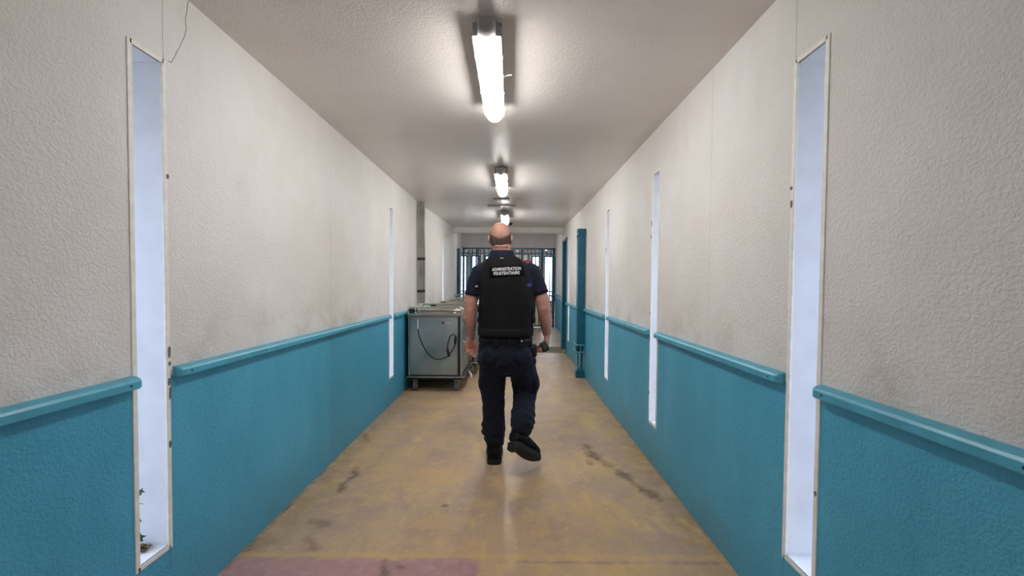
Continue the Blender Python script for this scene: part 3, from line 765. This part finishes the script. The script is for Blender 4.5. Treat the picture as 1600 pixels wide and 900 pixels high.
# head, face, neck
hx = -.090
hd = [(1.7925, .012, -.012, .014), (1.789, .030, -.042, .030), (1.780, .046, -.068, .058), (1.764, .060, -.086, .077), (1.742, .070, -.097, .089), (1.715, .0765, -.103, .096), (1.688, .079, -.103, .098), (1.662, .078, -.096, .098), (1.637, .0745, -.0895, .097), (1.612, .068, -.079, .099), (1.590, .060, -.060, .100), (1.570, .048, .0, .097), (1.560, .034, .03, .088)]
loft(bm, [R(hx, yb, yf, z, hw, e=2.15) for z, hw, yb, yf in hd])
loft(bm, [R(-.078, -.068, .062, 1.46, .078), R(-.076, -.070, .06, 1.53, .073), R(-.078, -.077, .056, 1.575, .069), R(-.081, -.081, .052, 1.61, .067), R(-.086, -.079, .05, 1.64, .064)])
ellipsoid(bm, (-.081, PY - .074, 1.612), (.052, .011, .010))
ellipsoid(bm, (hx, PY + .105, 1.668), (.013, .02, .028)); ellipsoid(bm, (hx, PY + .114, 1.652), (.018, .014, .012))
ellipsoid(bm, (hx, PY + .086, 1.702), (.055, .016, .010)); ellipsoid(bm, (hx, PY + .096, 1.618), (.026, .010, .006)); ellipsoid(bm, (hx, PY + .095, 1.607), (.023, .010, .006))
ellipsoid(bm, (hx, PY + .086, 1.572), (.026, .018, .016))
for s in (-1, 1):
    rot = Matrix.Rotation(s * .35, 4, 'Z') @ Matrix.Rotation(-.12, 4, 'X')
    ellipsoid(bm, (hx + s * .085, PY + .002, 1.672), (.0085, .019, .031), rot)
    ellipsoid(bm, (hx + s * .081, PY + .008, 1.648), (.008, .012, .012), rot)
    ellipsoid(bm, (hx + s * .040, PY + .080, 1.650), (.024, .02, .02))
for s in (-1, 1):
    ellipsoid(bm, (hx + s * .032, PY + .083, 1.6935), (.017, .014, .0065)); ellipsoid(bm, (hx + s * .032, PY + .081, 1.6745), (.016, .013, .005))
# torso and pelvis (inside the clothes)
loft(bm, [R(-.04, -.10, .11, .84, .16), R(-.043, -.095, .12, .95, .165), R(-.040, -.10, .12, 1.1, .165), R(-.036, -.11, .11, 1.28, .17), R(-.05, -.10, .095, 1.40, .175), R(-.065, -.085, .075, 1.47, .13), R(-.075, -.07, .06, 1.52, .07)])
for A in (AL, AR):
    tube(bm, [A[0] if False else (A[0][0] + (.02 if A is AL else -.02), A[0][1], 1.415)] + A[1:], ARr, 20, flat=[1, 1, 1.05, 1.05, 1.05, .85])
ellipsoid(bm, (AL[3][0] - .012, PY + .01, 1.085), (.045, .05, .075)); ellipsoid(bm, (AR[3][0] + .014, PY + .015, 1.10), (.045, .05, .075))
ellipsoid(bm, (-.314, PY - .038, 1.142), (.030, .017, .026)); ellipsoid(bm, (.24, PY - .038, 1.158), (.030, .017, .026))
# legs inside the trousers
LL = [(-.135, PY, .88), (-.145, PY + .03, .66), (-.137, PY + .06, .50), (-.132, PY + .03, .30), (-.126, PY + .01, .12)]
LR = [(.06, PY, .88), (.095, PY + .04, .66), (.100, PY + .06, .51), (.085, PY - .08, .40), (.062, PY - .21, .29)]
for A in (LL, LR): tube(bm, A, [.085, .072, .055, .045, .030], 18)
hand(bm, (-.320, PY + .045, .925), (-.05, .02, -1), (.80, .60, 0), (.60, -.80, 0), [(.30, .45, .35), (.45, .65, .45), (.60, .8, .5), (.75, .9, .5)], spread=.3, thumb=(.30, .75), s=1.0)
hand(bm, (.272, PY + .065, .94), (-.02, .02, -1), (.12, 1, 0), (-1, .1, -.05), [(.75, 1.0, .6), (.85, 1.0, .6), (.85, 1.0, .6), (.75, .95, .6)], thumb=(.35, 1.0), s=1.08)
body = mob('body', bm, MAT['skin']); smoothed(body, .0042, 4, .5)
# eyes
for s in (-1, 1):
    bm = bmesh.new(); ellipsoid(bm, (hx + s * .032, PY + .0815, 1.684), (.012, .012, .011), seg=14); e_ = mob('eye', bm, MAT['eye'])
    bm = bmesh.new(); ellipsoid(bm, (hx + s * .032, PY + .0905, 1.683), (.0052, .0035, .0052), seg=12); mob('iris', bm, MAT['dark']).parent = e_
# cropped hair: back and sides only
bm = bmesh.new(); lay = bm.verts.layers.float.new('cover'); k = 40; lev = [1.600, 1.612, 1.622, 1.635, 1.65, 1.665, 1.68, 1.695, 1.71, 1.722, 1.735, 1.747, 1.758]
def hring(z):
    for a, b in zip(hd, hd[1:]):
        if a[0] >= z >= b[0]:
            t_ = (a[0] - z) / (a[0] - b[0]); return [a[i] + (b[i] - a[i]) * t_ for i in range(4)]
rows = []
for z in lev:
    _, hw, yb, yf = hring(z); cy = PY + (yb + yf) / 2; r = []
    for i in range(k + 1):
        a = math.pi * (1.0 - .10) + (math.pi * 1.2) * i / k          # from left temple round the back to the right temple
        cs, sn = math.cos(a), math.sin(a); ex = 2 / 2.15
        r.append(bm.verts.new((hx + math.copysign(abs(cs) ** ex, cs) * (hw + .0016), cy + math.copysign(abs(sn) ** ex, sn) * ((yf - yb) / 2 + .0016), z)))
    rows.append(r)
for a, b in zip(rows, rows[1:]):
    for i in range(k): bm.faces.new((a[i], a[i + 1], b[i + 1], b[i]))
for j, r in enumerate(rows):
    for i, v_ in enumerate(r):
        ang = abs(i / k - .5) * 2                                     # 0 at the nape, 1 at the temples
        topz = 1.694 + .070 * ang ** 1.3; lowz = 1.598 + .034 * ang
        z = lev[j]
        v_[lay] = .62 * max(0, min(1, (topz - z) / .035)) * max(0, min(1, (z - lowz + .012) / .022))
hair = mob('hair', bm, MAT['hair'])
# shirt: torso and short sleeves, flared hems
bm = bmesh.new()
loft(bm, [R(-.045, -.120, .135, .90, .192), R(-.046, -.125, .14, .96, .197), R(-.04, -.125, .14, 1.1, .195), R(-.036, -.13, .135, 1.25, .20), R(-.040, -.125, .12, 1.36, .212), R(-.046, -.115, .105, 1.44, .205), R(-.056, -.10, .09, 1.49, .172), R(-.066, -.088, .078, 1.525, .125), R(-.074, -.08, .07, 1.55, .085)])
tube(bm, [(-.19, PY, 1.452), (-.238, PY, 1.425), (-.275, PY + .002, 1.345), (-.295, PY + .002, 1.262)], [.058, .068, .063, .060], 22, False)
tube(bm, [(.10, PY, 1.457), (.146, PY, 1.430), (.185, PY + .002, 1.35), (.213, PY + .002, 1.275)], [.058, .068, .064, .060], 22, False)
shirt = mob('shirt', bm, MAT['shirt']); smoothed(shirt, .006, 4, .5, (.09, .010))
for (a, b) in (((-.2935, PY + .002, 1.272), (-.2965, PY + .002, 1.250)), ((.2105, PY + .002, 1.286), (.2165, PY + .002, 1.264))):
    bm = bmesh.new(); tube(bm, [a, b], .0615, 24, False); mob('sleeve_cuff', bm, MAT['cuff'])
# collar
bm = bmesh.new()
ring = []
for z, g in ((1.535, .018), (1.56, .012), (1.578, .011), (1.583, .014), (1.578, .020), (1.558, .024), (1.530, .03)):
    ring.append(oval((-.078, PY - .008, z), (.072 + g, 0, 0), (0, .068 + g, 0), 28))
loft(bm, ring, False); mob('collar', bm, MAT['shirt'])
# vest
bm = bmesh.new()
loft(bm, [R(-.046, -.155, .165, .958, .196, e=2.8), R(-.046, -.160, .172, .966, .203, e=2.9), R(-.044, -.160, .175, 1.05, .207, e=2.9), R(-.036, -.165, .175, 1.18, .214, e=2.9), R(-.040, -.168, .17, 1.25, .207, e=2.9), R(-.052, -.168, .16, 1.32, .192, e=3), R(-.060, -.165, .15, 1.38, .181, e=3), R(-.062, -.158, .14, 1.44, .168, e=3), R(-.060, -.142, .125, 1.49, .152, e=2.8), R(-.062, -.125, .11, 1.518, .134, e=2.6), R(-.066, -.105, .09, 1.538, .108, e=2.4), R(-.07, -.09, .075, 1.546, .08)])
vest = mob('vest', bm, MAT['vest']); smoothed(vest, .006, 5, .6, (.16, .007))
# vest: bottom flap, side straps
bm = bmesh.new(); loft(bm, [R(-.046, -.170, .178, .955, .206, e=2.9), R(-.046, -.172, .18, .962, .209, e=2.9), R(-.045, -.171, .18, 1.005, .211, e=2.9), R(-.045, -.166, .175, 1.012, .209, e=2.9)])
mob('waist_band', bm, MAT['vest'])
for z in (1.05, 1.13):
    for s, cx in ((-1, -.243), (1, .163)):
        bm = bmesh.new(); bx(bm, cx - .010, cx + .010, PY - .10, PY + .10, z, z + .045); mob('side_strap', bm, MAT['belt'], False, bevel=.006)
bm = box(.108, .142, PY - .150, PY - .140, 1.318, 1.340); mob('blue_tab', bm, MAT['blue'], False, bevel=.003)['label'] = 'small blue webbing tab'
bm = bmesh.new(); ellipsoid(bm, (-.262, PY - .060, 1.315), (.011, .006, .009)); mob('press_stud', bm, MAT['greyp'])
bm = box(-.088, -.062, PY - .146, PY - .138, 1.516, 1.524); mob('hanger_loop', bm, MAT['greyp'], False, bevel=.002)
# back patch and lettering, laid on the vest
dg = bpy.context.evaluated_depsgraph_get(); dg.update()
ve = vest.evaluated_get(dg); vm = ve.to_mesh(); bvh = BVHTree.FromPolygons([v.co[:] for v in vm.vertices], [p.vertices[:] for p in vm.polygons])
cxp, czp, tilt = -.040, 1.428, math.radians(3.2)
def lay_on(bm, lift, thick=None):
    for v_ in bm.verts:                  # x,y of the flat drawing -> across and up the back
        x, y, z = v_.co; X = cxp + .04 + x * math.cos(tilt) - y * math.sin(tilt); Z = czp + x * math.sin(tilt) + y * math.cos(tilt)
        hit = bvh.ray_cast(Vector((X, -.6, Z)), Vector((0, 1, 0)))
        yy = hit[0].y if hit[0] is not None else -.15
        v_.co = (X, yy - lift - z, Z)
bm = bmesh.new(); nx, ny = 30, 8
top = [[bm.verts.new((-.122 + .244 * i / nx, -.036 + .072 * j / ny, .001)) for i in range(nx + 1)] for j in range(ny + 1)]
for j in range(ny):
    for i in range(nx): bm.faces.new((top[j][i], top[j][i + 1], top[j + 1][i + 1], top[j + 1][i]))
lay_on(bm, .0045)
MAT['patch'] = simple('black_patch_cloth', (10, 10, 11), .9, var=.1, spec=.1)
patch = obj('back_patch', bm, MAT['patch'], man, True); s_ = patch.modifiers.new('solid', 'SOLIDIFY'); s_.thickness = .005
def letters(txt, size, y, width):
    cu = bpy.data.curves.new('txt', 'FONT'); cu.body = txt; cu.size = size; cu.align_x = 'CENTER'; cu.offset = .0006; cu.resolution_u = 2
    o = bpy.data.objects.new('txt', cu); C.objects.link(o); bpy.context.view_layer.update()
    me = bpy.data.meshes.new_from_object(o.evaluated_get(bpy.context.evaluated_depsgraph_get()))
    bpy.data.objects.remove(o)
    bm = bmesh.new(); bm.from_mesh(me)
    bmesh.ops.triangulate(bm, faces=bm.faces); bmesh.ops.subdivide_edges(bm, edges=[e for e in bm.edges if e.calc_length() > .01], cuts=1)
    xs = [v_.co.x for v_ in bm.verts]; k_ = width / (max(xs) - min(xs)); mx = (max(xs) + min(xs)) / 2
    for v_ in bm.verts: v_.co.x = (v_.co.x - mx) * k_; v_.co.y += y; v_.co.z = 0
    lay_on(bm, .0075); return bm
for txt, y, w_ in (('ADMINISTRATION', .004, .208), ('PENITENTIAIRE', -.026, .186)):
    obj('patch_lettering', letters(txt, .032, y, w_), MAT['letters'], man)
ve.to_mesh_clear()
# belt and kit
bm = bmesh.new(); loft(bm, [R(-.046, -.140, .15, .895, .200), R(-.046, -.143, .153, .90, .203), R(-.046, -.143, .153, .935, .203), R(-.046, -.14, .15, .94, .200)]); mob('belt', bm, MAT['belt'])
for x, w_ in ((-.115, .03), (.07, .022), (-.02, .016)):
    bm = box(x - w_ / 2, x + w_ / 2, PY - .155, PY - .135, .888, .946); mob('belt_keeper', bm, MAT['belt'], False, bevel=.004)
bm = bmesh.new(); cyl(bm, (.073, PY - .158, .925), (.073, PY - .152, .925), .006, 12); mob('snap_hook', bm, MAT['chrome'])
bm = bmesh.new(); loft(bm, [oval((.158, PY - .05, z), (a, 0, 0), (0, b, 0), 16, 3) for z, a, b in ((.80, .022, .04), (.81, .03, .05), (.88, .03, .05), (.89, .02, .04))]); mob('belt_pouch', bm, MAT['belt'])
# trousers
bm = bmesh.new()
loft(bm, [R(-.046, -.130, .14, .935, .190), R(-.044, -.145, .14, .89, .200), R(-.038, -.160, .135, .82, .213), R(-.034, -.158, .13, .75, .221), R(-.030, -.135, .12, .69, .205), R(-.028, -.10, .10, .655, .17)])
def leg(pts, rad, fl): tube(bm, pts, rad, 24, False, flat=fl)
leg([(-.128, PY, .80), (-.140, PY + .005, .70), (-.145, PY + .012, .60), (-.142, PY + .02, .52), (-.135, PY + .02, .44), (-.135, PY + .015, .37), (-.133, PY + .01, .30), (-.134, PY + .005, .27), (-.128, PY, .245), (-.134, PY, .225), (-.124, PY, .195), (-.128, PY, .175), (-.122, PY, .15), (-.120, PY, .115)],
    [.105, .103, .100, .094, .086, .083, .084, .093, .086, .093, .076, .080, .070, .064], [1.2, 1.2, 1.1, 1.05, 1.05, 1.0, 1.05, 1.0, 1, 1, 1.1, 1.1, 1.2, 1.2])
leg([(.048, PY, .80), (.080, PY + .015, .70), (.102, PY + .03, .62), (.104, PY + .035, .54), (.103, PY + .01, .48), (.096, PY - .04, .44), (.090, PY - .09, .41), (.088, PY - .12, .385), (.080, PY - .14, .375), (.084, PY - .165, .355), (.074, PY - .18, .345), (.078, PY - .20, .325), (.070, PY - .215, .305), (.064, PY - .222, .288)],
    [.105, .104, .104, .098, .090, .084, .084, .090, .082, .089, .079, .083, .072, .062], [1.2, 1.2, 1.1, 1.05, 1, 1, 1, 1, 1, 1, 1, 1, 1, 1])
ellipsoid(bm, (.182, PY, .585), (.030, .07, .075)); ellipsoid(bm, (-.225, PY, .60), (.022, .07, .075))
ellipsoid(bm, (.07, PY - .08, .80), (.09, .09, .09)); ellipsoid(bm, (-.15, PY - .08, .80), (.09, .09, .09))
pants = mob('trousers', bm, MAT['pants']); smoothed(pants, .006, 3, .5, (.045, .016))
# boots
def boot(ankle, fwd, upv, k=1.13):
    """ankle at the heel-side centre of the shaft; fwd towards the toe; upv up the shaft"""
    f = Vector(fwd).normalized(); u = Vector(upv); u = (u - f * u.dot(f)).normalized(); s = f.cross(u); o = Vector(ankle)
    P = lambda a, b, c: o + (f * a + u * b + s * c * 1.12) * k
    bm = bmesh.new()                     # shaft and foot as one lofted upper
    rings = []
    for a, b, ra, rb in ((.0, .14, .050, .045), (.0, .10, .052, .047), (.0, .06, .052, .046), (-.002, .03, .054, .046), (.0, .0, .058, .046)):
        rings.append(oval(P(a, b, 0), f * ra * k, s * rb * k * 1.12, 20))
    loft(bm, rings)
    secs = [(-.062, .018, .028, -.030), (-.055, .034, .036, -.02), (-.03, .044, .045, -.01), (.02, .045, .046, -.012), (.07, .046, .040, -.020), (.12, .050, .032, -.028), (.165, .047, .026, -.034), (.195, .036, .020, -.040), (.210, .018, .012, -.045)]
    loft(bm, [oval(P(a, c, 0), s * hw * k * 1.12, u * hh * k, 20, 2.4) for a, hw, hh, c in secs])
    up_m = bm
    bm2 = bmesh.new(); out = []
    for a, hw in ((-.066, .020), (-.060, .034), (-.035, .043), (.0, .042), (.03, .038), (.07, .045), (.12, .052), (.165, .050), (.195, .040), (.213, .020)): out.append((a, hw))
    loopp = [(a, hw) for a, hw in out] + [(a, -hw) for a, hw in out[::-1]]
    loft(bm2, [[P(a, -.086, c) for a, c in loopp], [P(a, -.056, c) for a, c in loopp]])
    bt = bmesh.new()
    return up_m, bm2, P
for name, ank, fw_, uv in (('left', (-.124, PY - .02, .098), (-.03, 1, 0), (0, 0, 1)), ('right', (.058, PY - .215, .262), (.62, .62, -.62), (.10, .62, .72))):
    a, b, P = boot(ank, fw_, uv)
    o = mob('boot', a, MAT['boot']); smoothed(o, .005, 3, .5)
    so = mob('sole', b, MAT['sole'], False, bevel=.003); so.parent = o
    # heel block and pull tab
    bm = bmesh.new(); lp = [(-.066, .020), (-.060, .034), (-.035, .042), (.0, .041), (.0, -.041), (-.035, -.042), (-.060, -.034), (-.066, -.020)]
    loft(bm, [[P(x, -.098, c) for x, c in lp], [P(x, -.085, c) for x, c in lp]]); hb = mob('heel', bm, MAT['sole'], False, bevel=.002); hb.parent = o
# handset in the right hand
t = thing('handheld_device', "black handheld device gripped in the man's right hand", 'device', (.252, PY + .03, .862))
Rm = Matrix.Rotation(math.radians(-28), 4, 'Y') @ Matrix.Rotation(math.radians(-10), 4, 'X')
bm = bmesh.new(); loft(bm, [oval((0, y, 0), (a, 0, 0), (0, 0, b), 24, 4.5) for y, a, b in ((-.108, .020, .030), (-.104, .025, .036), (-.09, .027, .039), (.04, .026, .036), (.055, .022, .030))])
bm.transform(Rm); obj('case', bm, MAT['black'], t, True)
bm = bmesh.new(); bx(bm, -.016, .016, -.1105, -.107, -.024, .010); bm.transform(Rm); obj('end_plate', bm, MAT['dark'], t, bevel=.002)
bm = bmesh.new(); cyl(bm, (-.008, -.108, .020), (-.008, -.114, .020), .006, 14); cyl(bm, (.010, -.108, .022), (.010, -.113, .022), .004, 12); bm.transform(Rm); obj('knob', bm, MAT['dark'], t, True)
bm = bmesh.new(); cyl(bm, (.006, .05, .012), (.006, .10, .012), .006, 12, .0045); bm.transform(Rm); obj('antenna', bm, MAT['black'], t, True)
